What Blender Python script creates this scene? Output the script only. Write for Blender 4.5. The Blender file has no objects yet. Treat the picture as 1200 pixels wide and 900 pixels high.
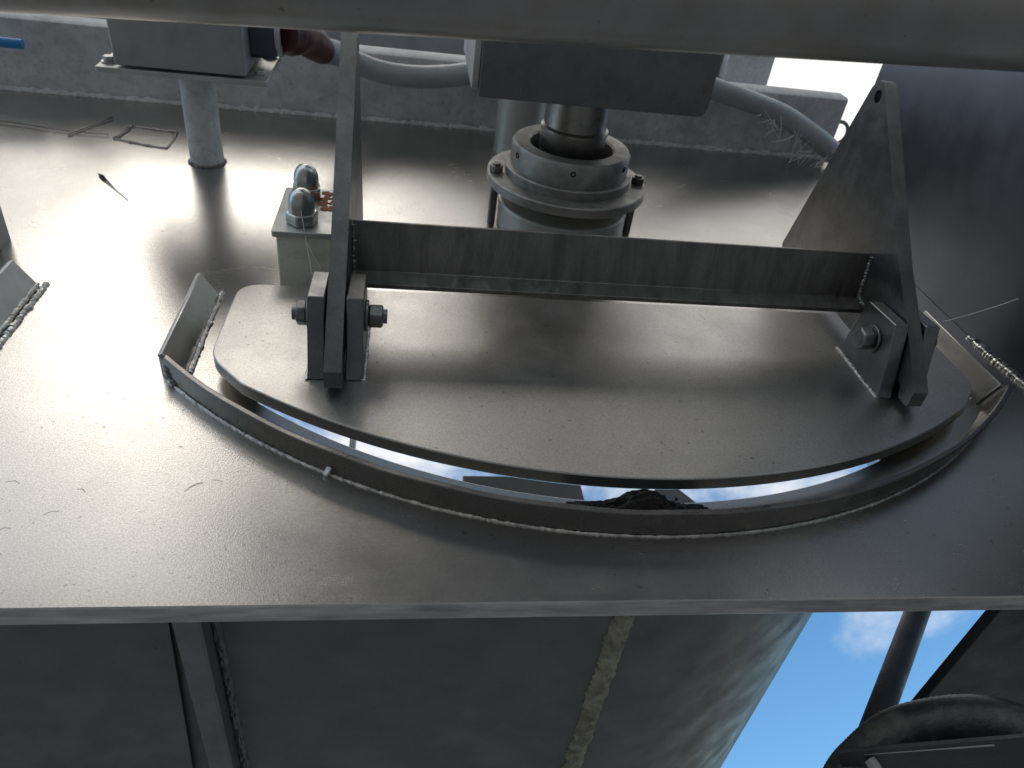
import bpy, bmesh, math, random
from mathutils import Vector, Matrix, noise as mnoise
random.seed(7)
PI = math.pi
S = bpy.context.scene
C = S.collection

# ------------------------------------------------------------------ frame of the machine
# Everything is modelled in the frame of the deck plate (x along its lower edge, y up the plate,
# z out of the plate).  The plate stands upright in the world, so W turns that frame by 90 degrees.
GROUND = -1.7
W = Matrix.Rotation(PI / 2, 4, 'X')

# ------------------------------------------------------------------ camera
cd = bpy.data.cameras.new('camera')
cam = bpy.data.objects.new('camera', cd)
C.objects.link(cam)
S.camera = cam
cd.sensor_width = 36
cd.lens = 26.0
cd.clip_start = 0.02
cd.clip_end = 5000
cr = Vector((0.9879, -0.1004, 0.1180))
cdn = Vector((0.0327, -0.6094, -0.7922))
cf = Vector((0.1514, 0.7864, -0.5988))
M = Matrix.Identity(4)
for i in range(3):
    M[i][0] = cr[i]; M[i][1] = -cdn[i]; M[i][2] = -cf[i]
M[2][3] = 0.5
cam.matrix_world = W @ M
cd.dof.use_dof = True
cd.dof.focus_distance = 0.74
cd.dof.aperture_fstop = 11

# ------------------------------------------------------------------ sky, sun, exposure
SUN_EL, SUN_AZ = 31.0, 15.0          # above the plate, and towards its left
e, a = math.radians(SUN_EL), math.radians(SUN_AZ)
sun_local = Vector((-math.sin(a) * math.cos(e), math.cos(a) * math.cos(e), math.sin(e)))
sun_dir = (W.to_3x3() @ sun_local).normalized()
wd = bpy.data.worlds.new('World')
S.world = wd
wd.use_nodes = True
nt = wd.node_tree
nt.nodes.clear()
N, L = nt.nodes, nt.links
out = N.new('ShaderNodeOutputWorld')
bg = N.new('ShaderNodeBackground')
bg.inputs['Strength'].default_value = 0.1
sky = N.new('ShaderNodeTexSky')
sky.sky_type = 'NISHITA'
sky.sun_disc = False
sky.sun_elevation = math.asin(sun_dir.z)
sky.sun_rotation = math.atan2(sun_dir.x, sun_dir.y)
sky.air_density = 1.0
sky.dust_density = 0.4
sky.ozone_density = 2.0
hs = N.new('ShaderNodeHueSaturation')
hs.inputs['Hue'].default_value = 0.49
hs.inputs['Saturation'].default_value = 1.2
hs.inputs['Value'].default_value = 1.75
L.new(sky.outputs[0], hs.inputs['Color'])
tc = N.new('ShaderNodeTexCoord')
mp = N.new('ShaderNodeMapping')
mp.inputs['Location'].default_value = (3.1, 0.4, 1.7)
mp.inputs['Scale'].default_value = (1.0, 1.0, 1.5)
L.new(tc.outputs['Generated'], mp.inputs[0])
n1 = N.new('ShaderNodeTexNoise')
n1.inputs['Scale'].default_value = 3.2
n1.inputs['Detail'].default_value = 9
n1.inputs['Roughness'].default_value = 0.55
n1.inputs['Distortion'].default_value = 0.3
L.new(mp.outputs[0], n1.inputs['Vector'])
sx = N.new('ShaderNodeSeparateXYZ')
L.new(tc.outputs['Generated'], sx.inputs[0])
elv = N.new('ShaderNodeMapRange')        # more cloud high up, clearer lower down
elv.inputs['From Min'].default_value = 0.42
elv.inputs['From Max'].default_value = 0.70
elv.inputs['To Min'].default_value = -0.07
elv.inputs['To Max'].default_value = 0.15
L.new(sx.outputs['Z'], elv.inputs['Value'])
ad = N.new('ShaderNodeMath'); ad.operation = 'ADD'
bk_ = N.new('ShaderNodeMath'); bk_.operation = 'MULTIPLY_ADD'      # thicker cloud to the south (behind the camera)
bk_.inputs[1].default_value = -0.17
L.new(sx.outputs['Y'], bk_.inputs[0]); L.new(elv.outputs[0], bk_.inputs[2])
L.new(n1.outputs['Fac'], ad.inputs[0]); L.new(bk_.outputs[0], ad.inputs[1])
cm = N.new('ShaderNodeMapRange')
cm.interpolation_type = 'SMOOTHSTEP'
cm.inputs['From Min'].default_value = 0.46
cm.inputs['From Max'].default_value = 0.65
L.new(ad.outputs[0], cm.inputs['Value'])
mx = N.new('ShaderNodeMix'); mx.data_type = 'RGBA'
L.new(cm.outputs[0], mx.inputs['Factor'])
L.new(hs.outputs[0], mx.inputs[6])
mx.inputs[7].default_value = (9.3, 9.15, 8.9, 1)
L.new(mx.outputs[2], bg.inputs['Color'])
L.new(bg.outputs[0], out.inputs[0])

sd = bpy.data.lights.new('sun', 'SUN')
sd.energy = 0.38
sd.angle = math.radians(26)
sd.color = (1.0, 0.94, 0.85)
so = bpy.data.objects.new('sun', sd)
C.objects.link(so)
so.rotation_euler = sun_dir.to_track_quat('Z', 'Y').to_euler()
so.location = (0, -3, 8)

S.view_settings.view_transform = 'Standard'
S.view_settings.look = 'None'
S.view_settings.gamma = 1
S.view_settings.exposure = 0.3
S.render.engine = 'CYCLES'
S.cycles.use_denoising = True

# ------------------------------------------------------------------ materials
def metal(name, base=(0.55, 0.55, 0.55), rough=0.4, metallic=1.0, var=0.12, rvar=0.12, grime=(0.08, 0.075, 0.07),
          gfac=0.0, gscale=6.0, bump=0.15, bscale=450.0, vscale=9.0, stretch=(1, 1, 1), specks=0.0, spangle=0.0, scratch=0.0, dust=0.0, stain=0.0, grain=0.0):
    m = bpy.data.materials.new(name)
    m.use_nodes = True
    t = m.node_tree
    n, l = t.nodes, t.links
    b = n['Principled BSDF']
    co = n.new('ShaderNodeTexCoord')
    mpn = n.new('ShaderNodeMapping')
    mpn.inputs['Scale'].default_value = stretch
    l.new(co.outputs['Object'], mpn.inputs[0])
    def nz(scale, detail=4, rgh=0.55, dist=0.0, raw=False):
        q = n.new('ShaderNodeTexNoise')
        q.inputs['Scale'].default_value = scale
        q.inputs['Detail'].default_value = detail
        q.inputs['Roughness'].default_value = rgh
        q.inputs['Distortion'].default_value = dist
        l.new(co.outputs['Object'] if raw else mpn.outputs[0], q.inputs['Vector'])
        return q
    def rng(src, a0, a1, b0, b1):
        q = n.new('ShaderNodeMapRange')
        q.inputs[1].default_value = a0; q.inputs[2].default_value = a1
        q.inputs[3].default_value = b0; q.inputs[4].default_value = b1
        l.new(src, q.inputs[0])
        return q.outputs[0]
    def mixc(fac, c1, c2):
        q = n.new('ShaderNodeMix'); q.data_type = 'RGBA'
        if isinstance(fac, float): q.inputs['Factor'].default_value = fac
        else: l.new(fac, q.inputs['Factor'])
        for s, c in ((6, c1), (7, c2)):
            if isinstance(c, tuple): q.inputs[s].default_value = (*c[:3], 1)
            else: l.new(c, q.inputs[s])
        return q.outputs[2]
    big = nz(vscale, 6)
    f = rng(big.outputs['Fac'], 0.3, 0.7, 0, 1)
    lo = tuple(x * (1 - var) for x in base); hi = tuple(min(1, x * (1 + var)) for x in base)
    col = mixc(f, lo, hi)
    if spangle:
        v = n.new('ShaderNodeTexVoronoi')
        v.inputs['Scale'].default_value = 60
        l.new(co.outputs['Object'], v.inputs['Vector'])
        col = mixc(rng(v.outputs['Color'], 0, 1, 0, spangle), col, (0.34, 0.345, 0.35))
        sp = nz(95, 3, 0.7, raw=True)
        col = mixc(rng(sp.outputs['Fac'], 0.52, 0.66, 0, spangle), col, (0.28, 0.285, 0.29))
    if gfac:
        g = nz(gscale, 8, 0.65, 0.4)
        col = mixc(rng(g.outputs['Fac'], 0.45, 0.72, 0, gfac), col, grime)
    if specks:
        s2 = nz(160, 2, 0.5, raw=True)
        col = mixc(rng(s2.outputs['Fac'], 0.70, 0.76, 0, specks), col, (0.05, 0.05, 0.05))
    if grain:
        gn = nz(620, 2, 0.7, raw=True)
        col = mixc(rng(gn.outputs['Fac'], 0.40, 0.62, 0, grain), col, tuple(x * 0.45 for x in base))
    dmask = None
    if dust:
        d1 = nz(26, 9, 0.72, 0.6); d2 = nz(5, 4, 0.5, raw=True)
        mm = n.new('ShaderNodeMath'); mm.operation = 'MULTIPLY'
        l.new(rng(d1.outputs['Fac'], 0.50, 0.70, 0, 1), mm.inputs[0]); l.new(rng(d2.outputs['Fac'], 0.42, 0.62, 0.15, 1), mm.inputs[1])
        dmask = rng(mm.outputs[0], 0, 1, 0, dust)
        col = mixc(dmask, col, (0.36, 0.345, 0.32))
    smask = None
    if stain:
        s1 = nz(11, 7, 0.6, 1.2, raw=True)
        smask = rng(s1.outputs['Fac'], 0.53, 0.60, 0, 1)
        col = mixc(rng(s1.outputs['Fac'], 0.53, 0.58, 0, stain), col, tuple(x * 0.72 for x in base))
    l.new(col, b.inputs['Base Color'])
    b.inputs['Metallic'].default_value = metallic
    r2 = nz(vscale * 2.3, 6, 0.6)
    rr = rng(r2.outputs['Fac'], 0.3, 0.7, rough - rvar, rough + rvar)
    if scratch:
        wv = n.new('ShaderNodeTexNoise')
        wv.inputs['Scale'].default_value = 14
        wv.inputs['Detail'].default_value = 5
        mp2 = n.new('ShaderNodeMapping')
        mp2.inputs['Rotation'].default_value = (0, 0, 0.5)
        mp2.inputs['Scale'].default_value = (1, 40, 1)
        l.new(co.outputs['Object'], mp2.inputs[0]); l.new(mp2.outputs[0], wv.inputs['Vector'])
        sc = rng(wv.outputs['Fac'], 0.35, 0.65, -scratch, scratch)
        add = n.new('ShaderNodeMath'); add.operation = 'ADD'
        l.new(rr, add.inputs[0]); l.new(sc, add.inputs[1])
        rr = add.outputs[0]
    for msk, amt in ((dmask, 0.25), (smask, 0.012)):
        if msk is not None:
            q = n.new('ShaderNodeMath'); q.operation = 'MULTIPLY_ADD'
            q.inputs[1].default_value = amt
            l.new(msk, q.inputs[0]); l.new(rr, q.inputs[2])
            rr = q.outputs[0]
    l.new(rr, b.inputs['Roughness'])
    if bump:
        h = nz(bscale, 3, 0.6, raw=True)
        bp = n.new('ShaderNodeBump')
        bp.inputs['Strength'].default_value = bump
        bp.inputs['Distance'].default_value = 0.001
        l.new(h.outputs['Fac'], bp.inputs['Height'])
        l.new(bp.outputs[0], b.inputs['Normal'])
    return m

MAT = dict(
    deck=metal('deck_steel', (0.55, 0.535, 0.51), 0.25, var=0.05, rvar=0.02, bump=0.12, bscale=900, gfac=0.08, gscale=5, specks=0.45, scratch=0.006, dust=0.02, stain=0.04, grain=0.3),
    bar=metal('side_bar_steel', (0.55, 0.545, 0.53), 0.3, var=0.1, rvar=0.05, bump=0.12, gfac=0.2, gscale=20, dust=0.3),
    edge=metal('cut_edge_steel', (0.5, 0.49, 0.47), 0.5, metallic=0.5, var=0.3, bump=0.4, bscale=300, gfac=0.6, gscale=18, vscale=30, stretch=(0.5, 1, 3)),
    lid=metal('lid_steel', (0.56, 0.545, 0.52), 0.33, var=0.06, rvar=0.04, bump=0.22, bscale=800, gfac=0.2, gscale=7, specks=0.5, dust=0.05, stain=0.05, grain=0.38),
    arm=metal('arm_steel', (0.23, 0.23, 0.23), 0.40, var=0.18, rvar=0.08, bump=0.2, gfac=0.45, gscale=18, vscale=20, dust=0.5, grain=0.3),
    dirty=metal('dirty_steel', (0.22, 0.21, 0.198), 0.45, var=0.2, rvar=0.08, bump=0.25, gfac=0.45, gscale=22, grime=(0.06, 0.05, 0.042), vscale=25, stretch=(2.5, 1, 0.5), dust=0.6, grain=0.3),
    rim=metal('rim_steel', (0.21, 0.205, 0.20), 0.30, var=0.1, rvar=0.07, bump=0.15, gfac=0.35, gscale=25, vscale=25, dust=0.5, grain=0.3),
    weld=metal('weld_metal', (0.62, 0.61, 0.59), 0.36, var=0.3, rvar=0.1, bump=0.5, bscale=700, gfac=0.4, gscale=90, vscale=120),
    galv=metal('galvanised_steel', (0.70, 0.71, 0.72), 0.6, metallic=0.0, var=0.12, bump=0.3, bscale=260, spangle=0.3, gfac=0.35, gscale=14),
    box=metal('box_paint', (0.36, 0.36, 0.365), 0.5, metallic=0.5, var=0.08, bump=0.3, bscale=500, gfac=0.2, gscale=20, specks=0.4),
    gear=metal('gearbox_paint', (0.19, 0.19, 0.192), 0.5, metallic=0.5, var=0.15, bump=0.35, bscale=400, gfac=0.4, gscale=30, specks=0.5),
    shaft=metal('shaft_steel', (0.45, 0.44, 0.42), 0.38, var=0.2, rvar=0.08, bump=0.2, gfac=0.6, gscale=30, vscale=30),
    gland=metal('gland_steel', (0.38, 0.375, 0.36), 0.5, metallic=0.8, var=0.15, bump=0.4, bscale=500, gfac=0.5, gscale=35, vscale=30),
    pale=metal('pale_steel', (0.52, 0.52, 0.51), 0.5, metallic=0.7, var=0.1, bump=0.2, gfac=0.25, gscale=15),
    cream=metal('cream_paint', (0.82, 0.80, 0.70), 0.55, metallic=0.1, var=0.1, bump=0.2, gfac=0.3, gscale=30, specks=0.3),
    chrome=metal('nut_steel', (0.55, 0.55, 0.54), 0.3, var=0.08, rvar=0.06, bump=0.1, gfac=0.3, gscale=80),
    bolt=metal('bolt_steel', (0.24, 0.235, 0.23), 0.42, var=0.2, bump=0.3, gfac=0.5, gscale=80, vscale=60),
    duct=metal('duct_steel', (0.17, 0.178, 0.20), 0.36, var=0.1, rvar=0.05, bump=0.1, gfac=0.2, gscale=6, specks=0.3),
    trough=metal('trough_steel', (0.12, 0.12, 0.113), 0.5, metallic=0.45, var=0.04, bump=0.03, gfac=0.1, gscale=5, specks=0.5, dust=0.12, stain=0.1),
    pipe=metal('overhead_pipe_steel', (0.27, 0.262, 0.252), 0.42, metallic=0.8, var=0.15, rvar=0.08, bump=0.15, gfac=0.4, gscale=16, grime=(0.2, 0.15, 0.10), specks=0.6),
    dark=metal('dark_steel', (0.06, 0.06, 0.062), 0.5, metallic=0.6, var=0.3, bump=0.4, bscale=300, gfac=0.3, gscale=40, specks=0.0),  # near-black steel, mottled at random
    rubber=metal('black_rubber', (0.03, 0.03, 0.032), 0.45, metallic=0.0, var=0.3, bump=0.6, bscale=350, gfac=0.5, gscale=40, grime=(0.13, 0.13, 0.12), dust=0.5),
    hose=metal('grey_conduit_plastic', (0.40, 0.42, 0.44), 0.35, metallic=0.0, var=0.08, bump=0.1, gfac=0.2, gscale=30),
    red=metal('maroon_plastic', (0.07, 0.012, 0.015), 0.4, metallic=0.0, var=0.2, bump=0.1),
    blue=metal('blue_plastic', (0.03, 0.22, 0.55), 0.35, metallic=0.0, var=0.1, bump=0.1),
    navy=metal('slate_plastic', (0.05, 0.065, 0.085), 0.45, metallic=0.0, var=0.2, bump=0.1),
    soil=metal('black_grit', (0.02, 0.018, 0.016), 0.9, metallic=0.0, var=0.4, bump=0.8, bscale=300),
    rust=metal('rust', (0.26, 0.10, 0.045), 0.85, metallic=0.0, var=0.4, bump=0.6, bscale=300),
    moss=metal('moss', (0.10, 0.10, 0.03), 0.9, metallic=0.0, var=0.4, bump=0.8, bscale=300),
    white=metal('white_fitting', (0.7, 0.7, 0.68), 0.4, metallic=0.0, var=0.05),
    web=metal('cobweb_silk', (0.75, 0.75, 0.73), 0.5, metallic=0.0, var=0.05, bump=0),
    deposit=metal('pale_deposit', (0.27, 0.26, 0.20), 0.85, metallic=0.0, var=0.4, bump=0.9, bscale=220, gfac=0.6, gscale=60, grime=(0.10, 0.10, 0.07), vscale=70),
    bin=metal('added_bin_paint', (0.032, 0.024, 0.021), 0.6, metallic=0.0, var=0.3, bump=0.2, bscale=60, gfac=0.5, gscale=3, grime=(0.08, 0.04, 0.025)),  # dark brown for the added bin, to darken what the plate mirrors
    ground=metal('yard_concrete', (0.21, 0.203, 0.192), 0.9, metallic=0.0, var=0.2, bump=0.3, bscale=30, gfac=0.3, gscale=0.6, vscale=0.4),
)

# ------------------------------------------------------------------ mesh helpers
def finish(bm, smooth_deg=35):
    bmesh.ops.remove_doubles(bm, verts=bm.verts, dist=1e-6)
    bmesh.ops.recalc_face_normals(bm, faces=bm.faces)
    lim = math.radians(smooth_deg)
    for f in bm.faces: f.smooth = True
    for ed in bm.edges:
        if len(ed.link_faces) == 2 and ed.calc_face_angle(0) > lim: ed.smooth = False

TOP = []
def obj(name, bm, mat, parent=None, origin=(0, 0, 0), bevel=0.0, seg=2, smooth=35):
    finish(bm, smooth)
    if parent is not None: origin = parent['o']
    bmesh.ops.translate(bm, verts=bm.verts, vec=-Vector(origin))
    me = bpy.data.meshes.new(name)
    bm.to_mesh(me); bm.free()
    me.materials.append(MAT[mat])
    o = bpy.data.objects.new(name, me)
    C.objects.link(o)
    o['o'] = list(origin)
    if parent is not None: o.parent = parent
    else:
        o.location = origin
        TOP.append(o)
    if bevel:
        b = o.modifiers.new('bevel', 'BEVEL')
        b.width = bevel; b.segments = seg; b.limit_method = 'ANGLE'; b.angle_limit = math.radians(40)
        b.harden_normals = False
    return o

def thing(name, label, cat, loc=(0, 0, 0), group=None):
    o = bpy.data.objects.new(name, None)
    o.empty_display_size = 0.03
    C.objects.link(o)
    o.location = loc
    o['o'] = list(loc)
    o['label'] = label; o['category'] = cat
    if group: o['group'] = group
    TOP.append(o)
    return o
def tag(o, label, cat, group=None, kind=None):
    o['label'] = label; o['category'] = cat
    if group: o['group'] = group
    if kind: o['kind'] = kind
    return o

def add_prism(bm, poly, axis, a0, a1):
    """poly in the two other axes (cyclic order kept: x->(y,z), y->(x,z), z->(x,y)), extruded along axis."""
    def pt(p, h):
        return {'x': (h, p[0], p[1]), 'y': (p[0], h, p[1]), 'z': (p[0], p[1], h)}[axis]
    A = [bm.verts.new(pt(p, a0)) for p in poly]
    B = [bm.verts.new(pt(p, a1)) for p in poly]
    n = len(poly)
    bm.faces.new(A); bm.faces.new(B[::-1])
    for i in range(n): bm.faces.new((A[i], B[i], B[(i + 1) % n], A[(i + 1) % n]))
    return bm
def prism(poly, axis, a0, a1): return add_prism(bmesh.new(), poly, axis, a0, a1)
def add_box(bm, x0, x1, y0, y1, z0, z1):
    return add_prism(bm, [(x0, y0), (x1, y0), (x1, y1), (x0, y1)], 'z', z0, z1)
def box(*a): return add_box(bmesh.new(), *a)
def fillet(poly, r, n=6):
    """round the corners of a 2-D polygon; r is one radius or one per corner"""
    out_ = []
    m = len(poly)
    for i in range(m):
        ri = r[i] if isinstance(r, (list, tuple)) else r
        p0, p1, p2 = Vector(poly[i - 1]), Vector(poly[i]), Vector(poly[(i + 1) % m])
        if ri <= 0: out_.append(tuple(p1)); continue
        d0, d1 = (p0 - p1), (p2 - p1)
        l0, l1 = d0.length, d1.length
        d0.normalize(); d1.normalize()
        ang = d0.angle(d1)
        t = min(ri / math.tan(ang / 2), l0 * 0.48, l1 * 0.48)
        q0, q1 = p1 + d0 * t, p1 + d1 * t
        for k in range(n + 1):
            s = k / n
            out_.append(tuple(q0 * (1 - s) ** 2 + p1 * 2 * s * (1 - s) + q1 * s * s))
    return out_
def add_lathe(bm, prof, c=(0, 0, 0), d=(0, 0, 1), n=48, closed=True):
    """prof: list of (radius, height) around the axis d through c"""
    d = Vector(d).normalized(); c = Vector(c)
    u = d.orthogonal().normalized(); v = d.cross(u)
    rings = []
    for r, h in prof:
        if r < 1e-7: rings.append([bm.verts.new(c + d * h)])
        else: rings.append([bm.verts.new(c + d * h + (u * math.cos(2 * PI * k / n) + v * math.sin(2 * PI * k / n)) * r) for k in range(n)])
    m = len(rings)
    for i in range(m if closed else m - 1):
        A, B = rings[i], rings[(i + 1) % m]
        for k in range(n):
            k2 = (k + 1) % n
            if len(A) == 1 and len(B) == 1: break
            if len(A) == 1: bm.faces.new((A[0], B[k], B[k2]))
            elif len(B) == 1: bm.faces.new((A[k], B[0], A[k2]))
            else: bm.faces.new((A[k], B[k], B[k2], A[k2]))
    return bm
def lathe(*a, **k): return add_lathe(bmesh.new(), *a, **k)
def smooth_path(pts, n=10):
    P = [Vector(p) for p in pts]
    P = [P[0] * 2 - P[1]] + P + [P[-1] * 2 - P[-2]]
    res = []
    for i in range(1, len(P) - 2):
        for k in range(n):
            t = k / n
            a_, b_, c_, d_ = P[i - 1], P[i], P[i + 1], P[i + 2]
            res.append(0.5 * ((2 * b_) + (c_ - a_) * t + (2 * a_ - 5 * b_ + 4 * c_ - d_) * t * t + (3 * b_ - a_ - 3 * c_ + d_) * t ** 3))
    res.append(P[-2])
    return res
def add_tube(bm, pts, r, n=12, rad=None, cap=True):
    pts = [Vector(p) for p in pts]
    rings = []
    u = None
    for i, p in enumerate(pts):
        d = (pts[min(i + 1, len(pts) - 1)] - pts[max(i - 1, 0)]).normalized()
        if u is None: u = d.orthogonal().normalized()
        u = (u - d * u.dot(d)).normalized()
        v = d.cross(u)
        rr = rad(i) if rad else r
        rings.append([bm.verts.new(p + (u * math.cos(2 * PI * k / n) + v * math.sin(2 * PI * k / n)) * rr) for k in range(n)])
    for A, B in zip(rings, rings[1:]):
        for k in range(n): bm.faces.new((A[k], A[(k + 1) % n], B[(k + 1) % n], B[k]))
    if cap:
        bm.faces.new(rings[0][::-1]); bm.faces.new(rings[-1])
    return bm
def tube(*a, **k): return add_tube(bmesh.new(), *a, **k)
def add_weld(bm, pts, r, step=0.0016, seed=0, n=9):
    """rippled weld bead along a polyline"""
    pts = [Vector(p) for p in pts]
    res = []
    for p, q in zip(pts, pts[1:]):
        k = max(1, int((q - p).length / step))
        res += [p.lerp(q, i / k) for i in range(k)]
    res.append(pts[-1])
    rg = random.Random(seed)
    j = [Vector((rg.uniform(-1, 1), rg.uniform(-1, 1), rg.uniform(-1, 1))) * r * 0.13 for _ in res]
    w = [mnoise.noise(Vector((i * step * 90, seed * 7.3, 0))) for i in range(len(res))]
    rs = [r * (0.82 + 0.10 * math.sin(i * 1.25 + 3 * w[i]) + 0.30 * w[i] + rg.uniform(-0.14, 0.18)) for i in range(len(res))]
    j = [Vector((v.x + r * 0.3 * w[i - 3], v.y, v.z - r * 0.25)) for i, v in enumerate(j)]
    return add_tube(bm, [p + q for p, q in zip(res, j)], r, n, rad=lambda i: rs[i])
def weld(*a, **k): return add_weld(bmesh.new(), *a, **k)
def hexpts(c, r, rot=0): return [(c[0] + r * math.cos(rot + k * PI / 3), c[1] + r * math.sin(rot + k * PI / 3)) for k in range(6)]
def add_beam(bm, p, q, wd_, th, upv=(0, 0, 1)):
    """rectangular bar from p to q"""
    p, q = Vector(p), Vector(q)
    d = (q - p).normalized(); up = Vector(upv); s = d.cross(up).normalized(); u = s.cross(d)
    vs = [[bm.verts.new(b + s * sx_ * wd_ / 2 + u * sy_ * th / 2) for sx_, sy_ in ((-1, -1), (1, -1), (1, 1), (-1, 1))] for b in (p, q)]
    bm.faces.new(vs[0][::-1]); bm.faces.new(vs[1])
    for k in range(4): bm.faces.new((vs[0][k], vs[0][(k + 1) % 4], vs[1][(k + 1) % 4], vs[1][k]))
    return bm

# ------------------------------------------------------------------ ground
g = bmesh.new()
R_ = 1500
ring0 = [g.verts.new((R_ * math.cos(2 * PI * k / 64), GROUND, R_ * math.sin(2 * PI * k / 64))) for k in range(64)]
g.faces.new(ring0)
go = obj('ground', g, 'ground'); go['kind'] = 'structure'

# ------------------------------------------------------------------ the deck plate with its hatch coaming
XC = 0.2425; RO = 0.653; YA = 0.4345; HALF = 0.489
def arc_y(x, r=RO): return YA + RO - math.sqrt(max(0, r * r - (x - XC) ** 2))
def hole_y(x): return YA + RO - math.sqrt(RH * RH - (x - XC) ** 2)
deck = thing('deck_plate', 'large brushed steel plate with a half round hatch coaming welded on it', 'deck plate', (0.24, 0.95, -0.016))
bm = bmesh.new()
xa, xb, ym = -0.142, 0.52, 0.70
X0, X1, Y0, Y1 = -1.15, 0.945, 0.3635, 1.515
xs = [xa + (xb - xa) * k / 60 for k in range(61)]
RI = RO - 0.0065
RH = RO - 0.041
def quad(bm, pts): bm.faces.new([bm.verts.new((x, y, 0)) for x, y in pts])
for x_0, x_1 in zip(xs, xs[1:]):
    quad(bm, [(x_0, Y0), (x_1, Y0), (x_1, hole_y(x_1)), (x_0, hole_y(x_0))])
    quad(bm, [(x_0, ym), (x_1, ym), (x_1, Y1), (x_0, Y1)])
ya_, yb_ = hole_y(xa), hole_y(xb)
for (u0, u1, lv) in ((X0, xa, [Y0, ya_, ym, Y1]), (xb, X1, [Y0, yb_, ym, Y1])):
    for v0, v1 in zip(lv, lv[1:]): quad(bm, [(u0, v0), (u1, v0), (u1, v1), (u0, v1)])
bmesh.ops.remove_doubles(bm, verts=bm.verts, dist=1e-5)
bmesh.ops.recalc_face_normals(bm, faces=bm.faces)
ext = bmesh.ops.extrude_face_region(bm, geom=list(bm.faces))
bmesh.ops.translate(bm, verts=[v for v in ext['geom'] if isinstance(v, bmesh.types.BMVert)], vec=(0, 0, -0.020))
plate = obj('plate', bm, 'deck', deck, bevel=0.0012)
plate.data.materials.append(MAT['edge'])
for f in plate.data.polygons:
    if f.normal.y < -0.9: f.material_index = 1

# the curved front strip of the coaming
bm = bmesh.new()
TH = 0.0062; HR = 0.0285
rows = []
NA = 72
for k in range(NA + 1):
    t = -1 + 2 * k / NA
    ang = t * math.asin(HALF / RO)
    # the strip drops towards its two tips, where it was cut on the skew
    hr = HR * (1 + 0.06 * t) + 0.0005 * math.sin(k * 0.9)
    row = []
    ln = 0.013 * max(0, t) ** 2.2            # leans outwards towards the right tip
    for r, z in ((RO, 0.0), (RO + ln, hr), (RO - TH + ln, hr), (RO - TH, 0.0)):
        row.append(bm.verts.new((XC + r * math.sin(ang), YA + RO - r * math.cos(ang), z)))
    rows.append(row)
for A, B in zip(rows, rows[1:]):
    for k in range(4): bm.faces.new((A[k], A[(k + 1) % 4], B[(k + 1) % 4], B[k]))
bm.faces.new(rows[0]); bm.faces.new(rows[-1][::-1])
obj('curved_rim', bm, 'rim', deck, bevel=0.0012)
# the two straight side bars, leaning outwards
def side_bar(xb_, s, y0, y1):
    return prism([(xb_, 0.0), (xb_ + s * 0.018, 0.031), (xb_ + s * 0.0235, 0.028), (xb_ + s * 0.0075, 0.0)], 'y', y0, y1)
obj('side_bar', side_bar(-0.2215, -1, 0.648, 0.818), 'bar', deck, bevel=0.001)
obj('side_bar', side_bar(0.7065, 1, 0.648, 0.818), 'bar', deck, bevel=0.001)
obj('weld_bead', weld([(-0.2185, 0.655, 0.001), (-0.2185, 0.822, 0.001)], 0.0031, seed=1), 'weld', deck)
obj('weld_bead', weld([(0.7035, 0.655, 0.001), (0.7035, 0.822, 0.001)], 0.0028, seed=2), 'weld', deck)
wp = []
for k in range(60):
    ang = (-0.97 + 1.94 * k / 59) * math.asin(HALF / RO)
    wp.append((XC + (RO + 0.0012) * math.sin(ang), YA + RO - (RO + 0.0012) * math.cos(ang), 0.0008))
obj('weld_bead', weld(wp, 0.0019, seed=3), 'weld', deck)
obj('weld_lump', weld([(-0.2372, 0.6465, 0.019), (-0.2335, 0.642, 0.010), (-0.2285, 0.6375, 0.003), (-0.2275, 0.632, 0.001)], 0.0042, seed=71), 'dirty', deck, smooth=60)
# lump of weld and the lug stub on the outside of the rim
bm = bmesh.new()
add_beam(bm, (-0.0645, 0.505, 0.001), (-0.056, 0.517, 0.012), 0.006, 0.005)
obj('weld_stub', bm, 'weld', deck, bevel=0.0012)
# corner of the next hatch's side bar, far left
bm = prism([(-0.4245, 0.0), (-0.4455, 0.034), (-0.452, 0.031), (-0.433, 0.0)], 'y', 0.52, 0.818)
obj('side_bar', bm, 'pale', deck, bevel=0.001)
bm = weld([(-0.419, 0.52, 0.001), (-0.419, 0.823, 0.001)], 0.0042, seed=5)
add_weld(bm, [(-0.4275, 0.52, 0.004), (-0.4255, 0.818, 0.004)], 0.0032, seed=6)
obj('weld_bead', bm, 'weld', deck)
# rough outline left where a square pad was welded
bm = bmesh.new()
sq = [(-0.487, 1.303), (-0.479, 1.370), (-0.402, 1.357), (-0.398, 1.277), (-0.487, 1.303)]
for i, (p, q) in enumerate(zip(sq, sq[1:])):
    add_weld(bm, [(p[0], p[1], 0.0), ((p[0] + q[0]) / 2 + 0.002, (p[1] + q[1]) / 2 - 0.003, 0.0), (q[0], q[1], 0.0)], (0.0058, 0.0042, 0.0036, 0.0046)[i], step=0.006, seed=20 + i)
obj('weld_outline', bm, 'dirty', deck)
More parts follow.
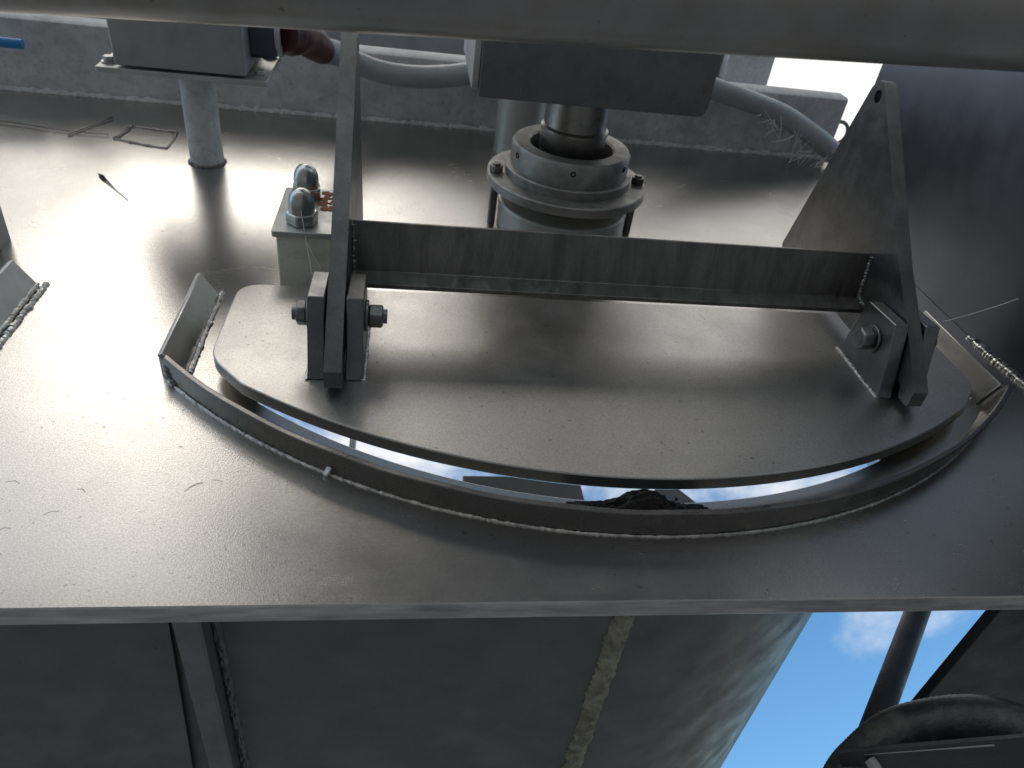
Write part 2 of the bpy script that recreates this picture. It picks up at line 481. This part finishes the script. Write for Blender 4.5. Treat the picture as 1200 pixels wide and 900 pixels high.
# scuffs on the plate
rg = random.Random(21)
for cx0, cy0, r0, t0, t1 in ((-0.168, 0.480, 0.016, 1.7, 2.9), (-0.170, 0.482, 0.012, 1.6, 2.6), (-0.160, 0.489, 0.010, 1.0, 1.9), (-0.281, 0.452, 0.008, 1.2, 2.6), (-0.327, 0.487, 0.008, 0.6, 2.2), (-0.31, 0.436, 0.006, 1.0, 2.8), (-0.27, 0.480, 0.006, 0.4, 1.8)):
    bm = tube([(cx0 + r0 * math.cos(t0 + (t1 - t0) * k / 12) + rg.gauss(0, 0.00025), cy0 + r0 * math.sin(t0 + (t1 - t0) * k / 12) + rg.gauss(0, 0.00025), -0.0002) for k in range(13)], 0.00042, 6)
    obj('scuff', bm, 'box', deck)
# upstand along the rear edge
bm = bmesh.new()
add_prism(bm, [(1.515, 0.0), (1.515, 0.124), (1.522, 0.128), (1.557, 0.128), (1.557, 0.122), (1.523, 0.122), (1.523, -0.016), (1.517, -0.016)], 'x', X0, 0.915)
obj('rear_upstand', bm, 'galv', deck, bevel=0.001)
obj('weld_bead', weld([(X0, 1.509, 0.002), (0.93, 1.509, 0.002)], 0.008, step=0.005, seed=8), 'galv', deck)
# small upright piece at the left border
obj('upright_plate', box(-0.60, -0.5015, 0.902, 0.932, -0.001, 0.05), 'pale', deck, bevel=0.001)

# ------------------------------------------------------------------ hatch lid
XL = 0.2475
lid = thing('hatch_lid', 'thick half round steel lid lying in the coaming under the crossbar', 'hatch lid', (XL, 0.65, 0.015))
arc = []
RL = 0.705; YL = 0.478
for k in range(49):
    x = XL + 0.402 * (-1 + 2 * k / 48)
    arc.append((x, YL + RL - math.sqrt(RL * RL - (x - XL) ** 2)))
right = fillet([arc[-1], (XL + 0.441, 0.648), (XL + 0.438, 0.798), (XL - 0.438, 0.798), (XL - 0.441, 0.648), arc[0]], [0, 0.055, 0.03, 0.03, 0.055, 0], 8)
outline = arc[:-1] + right[:-1]
bm = prism(outline, 'z', 0.015, 0.030)
obj('lid_plate', bm, 'lid', lid, bevel=0.0014)
def lug_profile():
    return fillet([(0.613, 0.0302), (0.640, 0.112), (0.700, 0.108), (0.712, 0.0302)], [0, 0.002, 0.006, 0], 4)
AL, AR = -0.0640, 0.5685                       # middles of the two arms
for xm, inner in ((AL, 1), (AR, -1)):
    for s in (-1, 1):
        x0, x1 = xm + s * 0.0105, xm + s * 0.0275
        lo, hi = min(x0, x1), max(x0, x1)
        lg = obj('lug', prism(lug_profile(), 'x', lo, hi), 'arm', lid, bevel=0.0012)
        xo = xm + s * 0.0285
        bm = weld([(xo, 0.612, 0.031), (xo, 0.714, 0.031)], 0.0024, seed=int(30 + s + xm * 50))
        obj('weld_bead', bm, 'weld', lg)

# ------------------------------------------------------------------ lifting frame: two triangular arms and the angle crossbar
fr = thing('lifting_frame', 'dark steel frame of two triangular arms joined by an angle crossbar', 'lifting frame', (0.252, 0.66, 0.075))
arm_poly = [(0.5885, 0.0375), (0.589, 0.0585), (0.5975, 0.0665), (0.640, 0.1035), (0.700, 0.152), (0.867, 0.3085), (0.879, 0.3095), (0.888, 0.298),
            (0.958, 0.052), (0.952, 0.046), (0.66, 0.046), (0.622, 0.052), (0.612, 0.050), (0.607, 0.0375)]
arm_poly = fillet(arm_poly, [0.004, 0.003, 0.002, 0.01, 0, 0.006, 0.006, 0.01, 0.004, 0.004, 0.01, 0.003, 0.003, 0.004], 4)
def with_hole(poly, c, r, x0, x1):
    """plate with one round hole: outer loop and hole loop, bridged by triangle fill"""
    bm = bmesh.new()
    n = 24
    loops = []
    for x in (x0, x1):
        o_ = [bm.verts.new((x, p[0], p[1])) for p in poly]
        h_ = [bm.verts.new((x, c[0] + r * math.cos(2 * PI * k / n), c[1] + r * math.sin(2 * PI * k / n))) for k in range(n)]
        eds = [bm.edges.new((L_[i], L_[(i + 1) % len(L_)])) for L_ in (o_, h_) for i in range(len(L_))]
        bmesh.ops.triangle_fill(bm, use_beauty=True, edges=eds)
        loops.append((o_, h_))
    for A, B in zip(loops[0], loops[1]):
        for k in range(len(A)):
            bm.faces.new((A[k], A[(k + 1) % len(A)], B[(k + 1) % len(A)], B[k]))
    return bm
for xm in (AL, AR):
    obj('arm', with_hole(arm_poly, (0.869, 0.2925), 0.0075, xm - 0.0085, xm + 0.0085), 'arm', fr, bevel=0.001)
# boss ring round the hole at the top of each arm
for xm in (AL, AR):
    for s in (-1, 1):
        pass
xb0, xb1 = AL + 0.009, AR - 0.009
bm = prism([(0.7545, 0.141), (0.7605, 0.1395), (0.7495, 0.0815), (0.722, 0.0765), (0.721, 0.0825), (0.7435, 0.0868)], 'x', xb0, xb1)
obj('crossbar', bm, 'dirty', fr, bevel=0.0009)
for x in (xb0 + 0.001, xb1 - 0.001):
    obj('weld_bead', weld([(x, 0.7515, 0.139), (x, 0.7415, 0.089), (x, 0.722, 0.0845)], 0.0034, seed=int(x * 90 + 70)), 'arm', fr)
for xm, head in ((AL, 1), (AR, -1)):
    yb, zb = 0.664, 0.0775
    pb = obj('pivot_bolt', lathe([(0, xm - 0.046), (0.0075, xm - 0.046), (0.0075, xm + 0.050), (0, xm + 0.050)], (0, yb, zb), (1, 0, 0), 20), 'bolt', fr)
    for s in (-1, 1):
        w0 = xm + s * 0.0278
        w1 = w0 + s * 0.003
        obj('washer', lathe([(0.0076, min(w0, w1)), (0.0165, min(w0, w1)), (0.0165, max(w0, w1)), (0.0076, max(w0, w1))], (0, yb, zb), (1, 0, 0), 28), 'bolt', pb, bevel=0.0006)
        n0 = w1; n1 = w1 + s * (0.015 if s == head else 0.011)
        obj('nut', prism(hexpts((yb, zb), 0.0135, 0.35 + 0.2 * s), 'x', min(n0, n1), max(n0, n1)), 'bolt', pb, bevel=0.0022)

# ------------------------------------------------------------------ clump of grit on the rim
bm = bmesh.new()
bmesh.ops.create_grid(bm, x_segments=80, y_segments=22, size=1)
for v in bm.verts:
    u, w_ = v.co.x, v.co.y
    x = 0.228 + 0.078 * u
    f = max(0, 1 - abs(u) ** 1.5) * (1 - w_ * w_) ** 0.6 if abs(w_) < 1 else 0
    pk = math.exp(-((u + 0.02) / 0.34) ** 2)
    z = 0.032 * f * (0.38 + 0.66 * pk) + 0.007 * f * mnoise.fractal(Vector((u * 7, w_ * 4, 1)), 1.0, 2.0, 4)
    v.co = (x, arc_y(x, RI) + 0.0165 + 0.0155 * w_, max(0.0003, z))
bmesh.ops.delete(bm, geom=[v for v in bm.verts if v.co.z < 0.0012], context='VERTS')
ext = bmesh.ops.extrude_face_region(bm, geom=list(bm.faces))
for v in ext['geom']:
    if isinstance(v, bmesh.types.BMVert): v.co.z = 0.0001
rg = random.Random(4)
for _ in range(70):
    u = rg.gauss(0, 0.4); x = 0.228 + 0.078 * u
    if abs(u) > 1: continue
    z = 0.030 * max(0, 1 - abs(u) ** 1.3) * rg.uniform(0.6, 1.0)
    s = rg.uniform(0.0008, 0.0022)
    bmesh.ops.create_icosphere(bm, subdivisions=1, radius=s, matrix=Matrix.Translation((x, arc_y(x, RI) + 0.0165 + rg.uniform(-0.007, 0.004), z)))
tag(obj('grit_clump', bm, 'soil', origin=(0.231, 0.441, 0.0), smooth=20), 'black clump of grit caught behind the middle of the curved rim', 'grit')

# ------------------------------------------------------------------ block with the two acorn nuts
bl = thing('bolted_block', 'small cream block with a steel cap plate and two domed nuts behind left arm', 'block', (-0.115, 0.9, 0))
obj('block_body', prism(fillet([(-0.152, 0.836), (-0.078, 0.838), (-0.078, 0.960), (-0.152, 0.958)], 0.003, 3), 'z', 0.0, 0.075), 'cream', bl, bevel=0.001)
obj('cap_plate', prism(fillet([(-0.1565, 0.832), (-0.074, 0.834), (-0.074, 0.966), (-0.1565, 0.964)], 0.004, 3), 'z', 0.0752, 0.083), 'pale', bl, bevel=0.001)
for i, (x, y) in enumerate(((-0.1235, 0.862), (-0.1265, 0.938))):
    nutb = obj('acorn_nut', lathe([(0, 0.0975), (0.0158, 0.0975), (0.0158, 0.1065), (0.0150, 0.1135), (0.0128, 0.1195), (0.0090, 0.1240), (0.0045, 0.1263), (0, 0.127)][::1], (x, y, 0), (0, 0, 1), 32, closed=False), 'chrome', bl)
    obj('hex_base', prism(hexpts((x, y), 0.0198, 0.3 + i * 0.35), 'z', 0.0832, 0.0978), 'chrome', nutb, bevel=0.0018)
bm = bmesh.new()
rg = random.Random(9)
for _ in range(46):
    x, y = rg.uniform(-0.108, -0.08), rg.uniform(0.90, 0.955)
    bmesh.ops.create_icosphere(bm, subdivisions=1, radius=rg.uniform(0.003, 0.007), matrix=Matrix.Translation((x, y, 0.0835)) @ Matrix.Scale(0.12, 4, (0, 0, 1)))
obj('rust_flakes', bm, 'rust', bl)

# ------------------------------------------------------------------ shaft with its packing gland
ax = (0.2455, 1.085, 0)
gl = thing('shaft_seal', 'round flanged gland clamped on a thick shaft below the dark gearbox', 'shaft seal', ax)
obj('base_ring', lathe([(0.062, 0.0), (0.102, 0.0), (0.102, 0.036), (0.099, 0.039), (0.062, 0.039)], ax, n=64), 'pale', gl, bevel=0.001)
obj('packing_sleeve', lathe([(0.055, 0.0392), (0.060, 0.0392), (0.060, 0.05), (0.083, 0.052), (0.086, 0.056), (0.086, 0.066), (0.055, 0.066)], ax, n=64), 'cream', gl)
obj('flange', lathe([(0.066, 0.0662), (0.121, 0.0662), (0.123, 0.068), (0.123, 0.080), (0.1215, 0.0818), (0.066, 0.0818)], ax, n=72), 'gland', gl)
obj('step_ring', lathe([(0.066, 0.082), (0.097, 0.082), (0.097, 0.094), (0.0955, 0.096), (0.066, 0.096)], ax, n=72), 'gland', gl)
rn = obj('collar', lathe([(0.063, 0.060), (0.090, 0.0962), (0.090, 0.126), (0.0865, 0.1312), (0.0655, 0.1312), (0.063, 0.1285)], ax, n=72), 'gland', gl)
for deg in (-97, -38, -160):
    d = Vector((math.cos(math.radians(deg)), math.sin(math.radians(deg)), 0))
    obj('grub_screw', lathe([(0, -0.002), (0.0042, -0.002), (0.0042, 0.0006), (0.0025, 0.0006), (0.0025, -0.001), (0, -0.001)], Vector(ax) + d * 0.0902 + Vector((0, 0, 0.118)), d, 14, closed=False), 'soil', rn)
obj('shaft', lathe([(0, 0.0), (0.0495, 0.0), (0.0495, 0.150), (0.0505, 0.152), (0.0505, 0.157), (0.0465, 0.160), (0.0465, 0.224), (0, 0.224)], ax, n=64, closed=False), 'shaft', gl)
for deg in (183, -6, 95):
    x, y = ax[0] + 0.1105 * math.cos(math.radians(deg)), ax[1] + 0.1105 * math.sin(math.radians(deg))
    st = obj('stud', lathe([(0, 0.0), (0.0062, 0.0), (0.0062, 0.094), (0.005, 0.0955), (0, 0.0955)], (x, y, 0), n=16, closed=False), 'bolt', gl)
    obj('nut', prism(hexpts((x, y), 0.0108, 0.2), 'z', 0.082, 0.0925), 'bolt', st, bevel=0.0012)

# ------------------------------------------------------------------ gearbox
gb = thing('gearbox', 'dark grey gearbox casing on top of the thick shaft', 'gearbox', (0.25, 1.12, 0.21))
pf = fillet([(0.091, 0.211), (0.4065, 0.211), (0.4065, 0.30), (0.091, 0.30)], [0.003, 0.016, 0.012, 0.006], 6)
obj('casing', prism(pf, 'y', 1.0, 1.22), 'gear', gb, bevel=0.0012)
obj('side_face', prism(fillet([(1.004, 0.219), (1.21, 0.219), (1.21, 0.292), (1.004, 0.292)], 0.006, 3), 'x', 0.0815, 0.0907), 'pale', gb, bevel=0.001)  # left side of the casing, a thin slab in a paler material

# ------------------------------------------------------------------ pipe behind the shaft
bm = lathe([(0.047, 0.0), (0.047, 0.36), (0.043, 0.36), (0.043, 0.0)], (0.2125, 1.40, 0), n=48)
tag(obj('standpipe', bm, 'pale', origin=(0.2125, 1.40, 0)), 'pale round pipe standing behind the flanged shaft seal', 'pipe')

# ------------------------------------------------------------------ junction box on its post
jb = thing('junction_box', 'grey box bolted on a bracket plate on a short round post', 'junction box', (-0.324, 1.236, 0))
obj('post', lathe([(0.0, 0.0), (0.0262, 0.0), (0.0262, 0.1548), (0, 0.1548)], (-0.324, 1.236, 0), n=40, closed=False), 'galv', jb)
obj('weld_bead', weld([(-0.324 + 0.0275 * math.cos(t * PI / 12), 1.236 + 0.0275 * math.sin(t * PI / 12), 0.001) for t in range(25)], 0.0032, seed=44), 'dirty', jb)
obj('mounting_plate', prism(fillet([(-0.4365, 1.146), (-0.2035, 1.146), (-0.2045, 1.297), (-0.4355, 1.297)], 0.004, 3), 'z', 0.155, 0.163), 'pale', jb, bevel=0.001)
obj('box_body', prism(fillet([(-0.4105, 1.148), (-0.2315, 1.148), (-0.2315, 1.292), (-0.4105, 1.292)], 0.005, 4), 'z', 0.1665, 0.30), 'box', jb, bevel=0.002)
for x, y in ((-0.4235, 1.172), (-0.4235, 1.272), (-0.2175, 1.272), (-0.2165, 1.172)):
    b_ = obj('bolt', prism(hexpts((x, y), 0.0085, 0.3), 'z', 0.1652, 0.172), 'pale', jb, bevel=0.001)
    obj('washer', lathe([(0, 0.1632), (0.0115, 0.1632), (0.0115, 0.1651), (0, 0.1651)], (x, y, 0), n=24, closed=False), 'pale', b_)
cn = obj('connector', prism(fillet([(1.19, 0.182), (1.255, 0.182), (1.255, 0.245), (1.19, 0.245)], 0.008, 4), 'x', -0.2312, -0.196), 'navy', jb, bevel=0.001)
obj('ring', lathe([(0.018, -0.196), (0.0335, -0.196), (0.0335, -0.189), (0.018, -0.189)], (0, 1.222, 0.2135), (1, 0, 0), 32), 'pale', cn, bevel=0.001)

# ------------------------------------------------------------------ conduit with its maroon gland
cdt = thing('conduit', 'grey ribbed conduit looping from a maroon gland behind the gearbox', 'conduit', (0.2, 1.46, 0.12))
path = smooth_path([(-0.150, 1.40, 0.150), (-0.128, 1.44, 0.137), (-0.095, 1.462, 0.118), (-0.045, 1.468, 0.1045), (0.02, 1.47, 0.1025), (0.09, 1.47, 0.112), (0.17, 1.472, 0.132),
                    (0.27, 1.474, 0.158), (0.38, 1.474, 0.172), (0.48, 1.474, 0.164), (0.60, 1.474, 0.132), (0.685, 1.474, 0.1135), (0.7665, 1.472, 0.092), (0.845, 1.470, 0.058), (0.905, 1.468, 0.026), (0.93, 1.466, 0.0255)], 26)
obj('hose', tube(path, 0.0195, 16, rad=lambda i: 0.0212 if i % 2 else 0.0198), 'hose', cdt, smooth=80)
gpath = [Vector((-0.1890, 1.222, 0.2135)), Vector((-0.178, 1.26, 0.208)), Vector((-0.170, 1.32, 0.190)), Vector((-0.160, 1.365, 0.168)), Vector((-0.150, 1.40, 0.150))]
obj('gland', tube(smooth_path(gpath, 6), 0.03, 20, rad=lambda i: [0.026, 0.028, 0.031, 0.034, 0.0345, 0.0345, 0.034, 0.033, 0.0315, 0.031, 0.0305, 0.03, 0.03, 0.0295, 0.029, 0.0285, 0.028, 0.0275, 0.027, 0.026, 0.0255, 0.025, 0.0245, 0.024, 0.023][i]), 'red', cdt)
obj('clip', box(-0.205, -0.192, 1.36, 1.376, 0.168, 0.178), 'white', cdt, bevel=0.001)

# ------------------------------------------------------------------ blue hose tail, far left
bm = tube(smooth_path([(-0.80, 1.44, 0.102), (-0.74, 1.447, 0.100), (-0.69, 1.452, 0.099), (-0.664, 1.455, 0.098)], 6), 0.0085, 16)
tag(obj('air_hose', bm, 'blue', origin=(-0.72, 1.45, 0.10)), 'short end of bright blue air hose beside the rear upstand', 'hose')

# ------------------------------------------------------------------ rear panel and post beyond the upstand
bm = box(-1.5, 0.775, 1.72, 1.735, -0.25, 0.165)
tag(obj('sheet_wall', bm, 'box', origin=(-0.36, 1.73, -0.25), bevel=0.002), 'plain grey steel sheet wall standing behind the rear upstand', 'wall')
bm = tube([(-0.53, 1.695, 0.12), (-1.45, 1.695, 0.813)], 0.021, 24)  # unseen tube, added so its reflection draws a dark stripe on the plate
tag(obj('unseen_tube', bm, 'box', origin=(-0.53, 1.695, 0.12)), 'unseen slanting grey tube above the sheet wall, added for a stripe mirrored in the plate', 'tube')
bm = box(0.700, 0.806, 1.68, 1.715, -0.25, 0.20)
tag(obj('rear_post', bm, 'galv', origin=(0.755, 1.70, -0.25), bevel=0.002), 'mottled galvanised post right of the gearbox against the sky', 'post')
bm = tube(smooth_path([(0.905, 1.522, 0.075), (0.925, 1.522, 0.078), (0.94, 1.522, 0.068), (0.944, 1.522, 0.048), (0.930, 1.522, 0.030)], 6), 0.004, 10)
tag(obj('wire_hook', bm, 'bolt', origin=(0.92, 1.522, 0.06)), 'thin bent wire hook on the end of the rear upstand', 'hook')

# ------------------------------------------------------------------ big duct at the right
dt = thing('duct', 'large dark steel duct standing on the plate beside the right arm', 'duct', (1.2, 0.95, 0))
prof = [(0.80, 1.265), (0.80, 0.787)]
for k in range(1, 21):
    t = k / 20 * PI / 2
    prof.append((0.80 + 0.55 * (1 - math.cos(t)), 0.787 - 0.55 * math.sin(t)))
prof += [(2.0, 0.237), (2.0, 1.265)]
obj('shell', prism(prof, 'z', 0.0005, 0.62), 'duct', dt)
obj('weld_bead', weld([(0.797, 0.80, 0.001), (0.797, 0.787, 0.001)] + [(p[0] - 0.003 * math.cos(k / 20 * PI / 2), p[1] - 0.003 * math.sin(k / 20 * PI / 2), 0.002) for k, p in enumerate(prof[2:9], 1)], 0.0048, step=0.0014, seed=50), 'bar', dt, smooth=70)

# ------------------------------------------------------------------ trough casing below the plate
tr = thing('trough_casing', 'dark steel casing under the plate, flat in front and rounding away right', 'casing', (0.1, 0.6, -0.9))
RT = 0.47; cx_, cy_ = 0.2065, 0.865
pin, pout = [(-1.2, 0.395)], []
for k in range(25):
    t = math.radians(-90 + 56 * k / 24)
    pin.append((cx_ + RT * math.cos(t), cy_ + RT * math.sin(t)))
for p in reversed(pin):
    if p[0] < cx_ + 1e-6: pout.append((p[0], p[1] + 0.006))
    else:
        v = (Vector(p) - Vector((cx_, cy_))); pout.append(tuple(Vector((cx_, cy_)) + v * (1 - 0.006 / v.length)))
nf = 2
obj('front_panel', prism([pin[0], pin[1], pout[-2], pout[-1]], 'z', -1.3, -0.0205), 'trough', tr)
obj('curved_panel', prism(pin[1:] + pout[:-1], 'z', -1.3, -0.0205), 'trough', tr, smooth=30)
def rough_strip(bm, p, q, half, high, nu, nv, across, up, seed):
    p, q, across, up = Vector(p), Vector(q), Vector(across), Vector(up)
    grid = []
    for i in range(nu + 1):
        t = i / nu
        c0 = p.lerp(q, t)
        wl = half * (1 + 0.35 * mnoise.noise(Vector((t * 40, seed, 0))) + 0.18 * mnoise.noise(Vector((t * 150, seed, 3))))
        wr = half * (1 + 0.35 * mnoise.noise(Vector((t * 40, seed, 9))) + 0.18 * mnoise.noise(Vector((t * 150, seed, 13))))
        row = []
        for j in range(nv + 1):
            v = -1 + 2 * j / nv
            h = high * (1 - v * v) ** 0.7 * (0.75 + 0.55 * mnoise.fractal(Vector((t * 60, v * 2.2, seed)), 1.0, 2.0, 4))
            if j in (0, nv): h = -0.002
            row.append(bm.verts.new(c0 + across * (v * (wl if v < 0 else wr)) + up * h))
        grid.append(row)
    for A, B in zip(grid, grid[1:]):
        for k in range(nv): bm.faces.new((A[k], A[k + 1], B[k + 1], B[k]))
    return bm
wb = obj('weld_deposit', rough_strip(bmesh.new(), (0.2115, 0.3950, -0.0205), (0.2115, 0.3950, -0.75), 0.0115, 0.007, 420, 12, (1, 0, 0), (0, -1, 0), 5), 'deposit', tr, smooth=60)
bm = bmesh.new()
rg = random.Random(3)
for _ in range(60):
    bmesh.ops.create_icosphere(bm, subdivisions=1, radius=rg.uniform(0.001, 0.0035), matrix=Matrix.Translation((0.213 + rg.gauss(0, 0.007), 0.389 + rg.uniform(0, 0.004), -0.047 + rg.gauss(0, 0.004))))
obj('moss', bm, 'moss', wb)
obj('rib', prism([(-0.172, 0.372), (-0.150, 0.372), (-0.150, 0.3945), (-0.172, 0.3945)], 'z', -1.3, -0.0205), 'gear', tr, bevel=0.002)
obj('weld_bead', rough_strip(bmesh.new(), (-0.146, 0.3945, -0.0205), (-0.146, 0.3945, -0.6), 0.005, 0.004, 200, 8, (1, 0, 0), (0, -1, 0), 8), 'trough', tr)
bm = prism([(-1.2, -0.0205), (-0.1795, -0.0205), (-0.212, -0.6), (-0.212, -1.3), (-1.2, -1.3)], 'y', 0.3885, 0.3925)
tag(obj('side_sheet', bm, 'dark' if False else 'trough', origin=(-0.7, 0.38, -1.3)), 'plain dark sheet under the plate left of the narrow rib', 'sheet')

# ------------------------------------------------------------------ members seen through the slot, under the lid
bm = box(0.135, 0.378, 0.85, 1.08, -0.60, -0.56)
tag(obj('support_beam', bm, 'trough', origin=(0.25, 1.1, -0.6), bevel=0.002), 'broad grey beam seen through the slot left of the grit', 'beam')
bm = add_beam(bmesh.new(), (0.50, 0.99, -0.52), (0.68, 0.80, -0.56), 0.10, 0.03)
tag(obj('support_beam', bm, 'trough', origin=(0.6, 0.9, -0.56), bevel=0.002), 'slanting grey beam seen through the slot right of the grit', 'beam')
bm = box(-0.092, -0.080, 0.95, 1.35, -0.52, -0.50)
tag(obj('support_beam', bm, 'pale', origin=(-0.086, 1.15, -0.52), bevel=0.001), 'thin grey bar crossing the left end of the slot', 'beam')

# ------------------------------------------------------------------ things below the plate at lower right
p, q = Vector((0.684, 0.529, -0.258)), Vector((0.5337, 0.3687, -0.261))
d = (q - p).normalized()
bm = tube([p - d * 0.35, q + d * 0.05], 0.0148, 28)
tag(obj('support_tube', bm, 'dark', origin=tuple(q)), 'slim dark tube slanting against the sky below the plate', 'tube')
bm = box(0.592, 1.15, 0.388, 0.400, -0.9, -0.02)
tag(obj('bulkhead', bm, 'dark', origin=(0.87, 0.39, -0.9), bevel=0.001), 'black specked bulkhead under the right end of the plate', 'bulkhead')
HOSE = [(0.385, 0.235, -0.225), (0.4224, 0.2834, -0.181), (0.4436, 0.3001, -0.16), (0.4764, 0.3117, -0.1312), (0.5211, 0.3042, -0.0987), (0.5504, 0.2858, -0.0812), (0.5734, 0.2559, -0.0729), (0.5857, 0.2185, -0.0759)]
hp = smooth_path(HOSE, 24)
tag(obj('rubber_hose', tube(hp, 0.02, 20, rad=lambda i: 0.0209 if i % 2 else 0.0204), 'rubber', origin=(0.5, 0.3, -0.12), smooth=80), 'thick ribbed black hose arching across the lower right corner', 'hose')
bk = thing('hose_bracket', 'dark angle bracket under the arching black hose', 'bracket', (0.5, 0.28, -0.2))
A, B = Vector((0.428, 0.2932, -0.1285)), Vector((0.560, 0.256, -0.036))
bm = bmesh.new(); add_beam(bm, A + Vector((0, -0.002, -0.0425)), B + Vector((0, -0.002, -0.0425)), 0.004, 0.085); obj('web', bm, 'dark', bk, bevel=0.0006)
bm = bmesh.new(); add_beam(bm, A + Vector((0, -0.001, 0.0006)), B + Vector((-0.05, 0.012, -0.034)), 0.006, 0.0012); obj('lip', bm, 'pale', bk)
bm = bmesh.new(); add_beam(bm, A + Vector((0.004, -0.006, -0.003)), A + Vector((0.012, -0.034, -0.006)), 0.006, 0.010, (0, 0, 1)); obj('leg', bm, 'box', bk, bevel=0.0006)

# ------------------------------------------------------------------ unseen tapered bin behind the camera, added so the plate mirrors something dark
hb = thing('added_bin', 'unseen rust brown tapered bin on legs, added behind the camera as a dark reflection', 'bin', (0.7, GROUND, 2.8))
bm = bmesh.new()
lo_ = [(-0.22, 1.25, 2.5), (1.5, 1.25, 2.5), (1.5, 1.25, 3.1), (-0.22, 1.25, 3.1)]
hi_ = [(-1.30, 3.65, 2.5), (3.3, 3.65, 2.5), (3.3, 3.65, 3.3), (-1.30, 3.65, 3.3)]
A = [bm.verts.new(v) for v in lo_]; B = [bm.verts.new(v) for v in hi_]
bm.faces.new(A[::-1]); bm.faces.new(B)
for k in range(4): bm.faces.new((A[k], A[(k + 1) % 4], B[(k + 1) % 4], B[k]))
obj('added_bin_body', bm, 'bin', hb, bevel=0.01)
for x, z in ((0.0, 2.56), (1.3, 2.56), (0.0, 3.04), (1.3, 3.04)):
    obj('leg', box(x - 0.04, x + 0.04, GROUND, 1.352, z - 0.04, z + 0.04), 'bin', hb)

# ------------------------------------------------------------------ pipe across the top, close to the camera
p, q = Vector((-0.2542, 0.5556, 0.3947)), Vector((0.3876, 0.4799, 0.4382))
d = (q - p)
bm = tube([p - d * 1.2, q + d * 1.2], 0.0285, 48)
tag(obj('overhead_pipe', bm, 'pipe', origin=tuple((p + q) / 2)), 'stained steel pipe running across in front along the top of the view', 'pipe')

# ------------------------------------------------------------------ cobwebs and a dry stalk
def strand(bm, p, q, r, sag=0.0, n=8):
    p, q = Vector(p), Vector(q)
    pts = [p.lerp(q, i / n) + Vector((0, -sag * 4 * (i / n) * (1 - i / n), 0)) for i in range(n + 1)]
    add_tube(bm, pts, r, 5)
bm = bmesh.new()
strand(bm, (0.7335, 0.790, 0.030), (0.7985, 0.7634, 0.0868), 0.00045, 0.002)
tag(obj('cobweb', bm, 'web', origin=(0.73, 0.8, 0.03)), 'single pale cobweb thread from coaming tip to the dark duct', 'cobweb')
bm = bmesh.new()
strand(bm, (-0.122, 0.846, 0.105), (-0.115, 0.829, 0.070), 0.0006)
strand(bm, (-0.115, 0.829, 0.070), (-0.105, 0.80, 0.03), 0.0005)
strand(bm, (-0.115, 0.829, 0.072), (-0.098, 0.815, 0.045), 0.0004)
strand(bm, (-0.137, 0.855, 0.10), (-0.108, 0.852, 0.094), 0.0004, 0.004)
strand(bm, (-0.137, 0.855, 0.10), (-0.142, 0.93, 0.10), 0.0003, 0.0)
strand(bm, (-0.122, 0.846, 0.105), (-0.137, 0.855, 0.10), 0.0003, 0.0)
strand(bm, (-0.142, 0.93, 0.10), (-0.108, 0.928, 0.094), 0.0005, 0.005)
strand(bm, (-0.142, 0.935, 0.098), (-0.11, 0.932, 0.108), 0.0004, 0.003)
tag(obj('cobweb', bm, 'web', origin=(-0.12, 0.84, 0.05)), 'frayed cobweb strands hanging from the two domed nuts', 'cobweb')
bm = bmesh.new()
rg = random.Random(12)
for _ in range(34):
    t = rg.uniform(0.6, 0.9)
    x = rg.uniform(0.68, 0.90)
    z0 = 0.125 - (x - 0.66) * 0.42
    strand(bm, (x, 1.447, z0 + rg.uniform(-0.02, 0.012)), (x + rg.uniform(-0.05, 0.05), 1.44, max(0.004, z0 + rg.uniform(-0.06, -0.01))), rg.uniform(0.0003, 0.0007), rg.uniform(-0.01, 0.01))
tag(obj('cobweb', bm, 'web', origin=(0.8, 1.44, 0.08)), 'tangle of cobweb fibres on the right end of the conduit', 'cobweb')
bm = bmesh.new()
strand(bm, (-0.60, 1.32, 0.004), (-0.50, 1.315, 0.003), 0.0007, 0.004)
strand(bm, (-0.74, 1.335, 0.004), (-0.60, 1.32, 0.004), 0.0012, -0.006)
strand(bm, (-0.56, 1.30, 0.003), (-0.52, 1.40, 0.003), 0.0014, 0.0)
tag(obj('cobweb', bm, 'dirty', origin=(-0.6, 1.32, 0.0)), 'thin grubby threads lying left of the square weld outline', 'cobweb')
bm = bmesh.new()
add_tube(bm, [(-0.4654, 1.151, 0.002), (-0.455, 1.139, 0.0035), (-0.448, 1.130, 0.003), (-0.425, 1.10, 0.0015), (-0.398, 1.067, 0.001)], 0.001, 7, rad=lambda i: [0.0007, 0.0026, 0.0014, 0.0006, 0.0004][i])
tag(obj('dry_stalk', bm, 'soil', origin=(-0.43, 1.11, 0.0)), 'tiny dry seed stalk lying on the plate left of the post', 'stalk')

# ------------------------------------------------------------------ stand the machine upright
for o in TOP:
    o.matrix_world = W @ Matrix.Translation(Vector(o['o']))
for o in list(C.objects):
    if 'o' in o: del o['o']
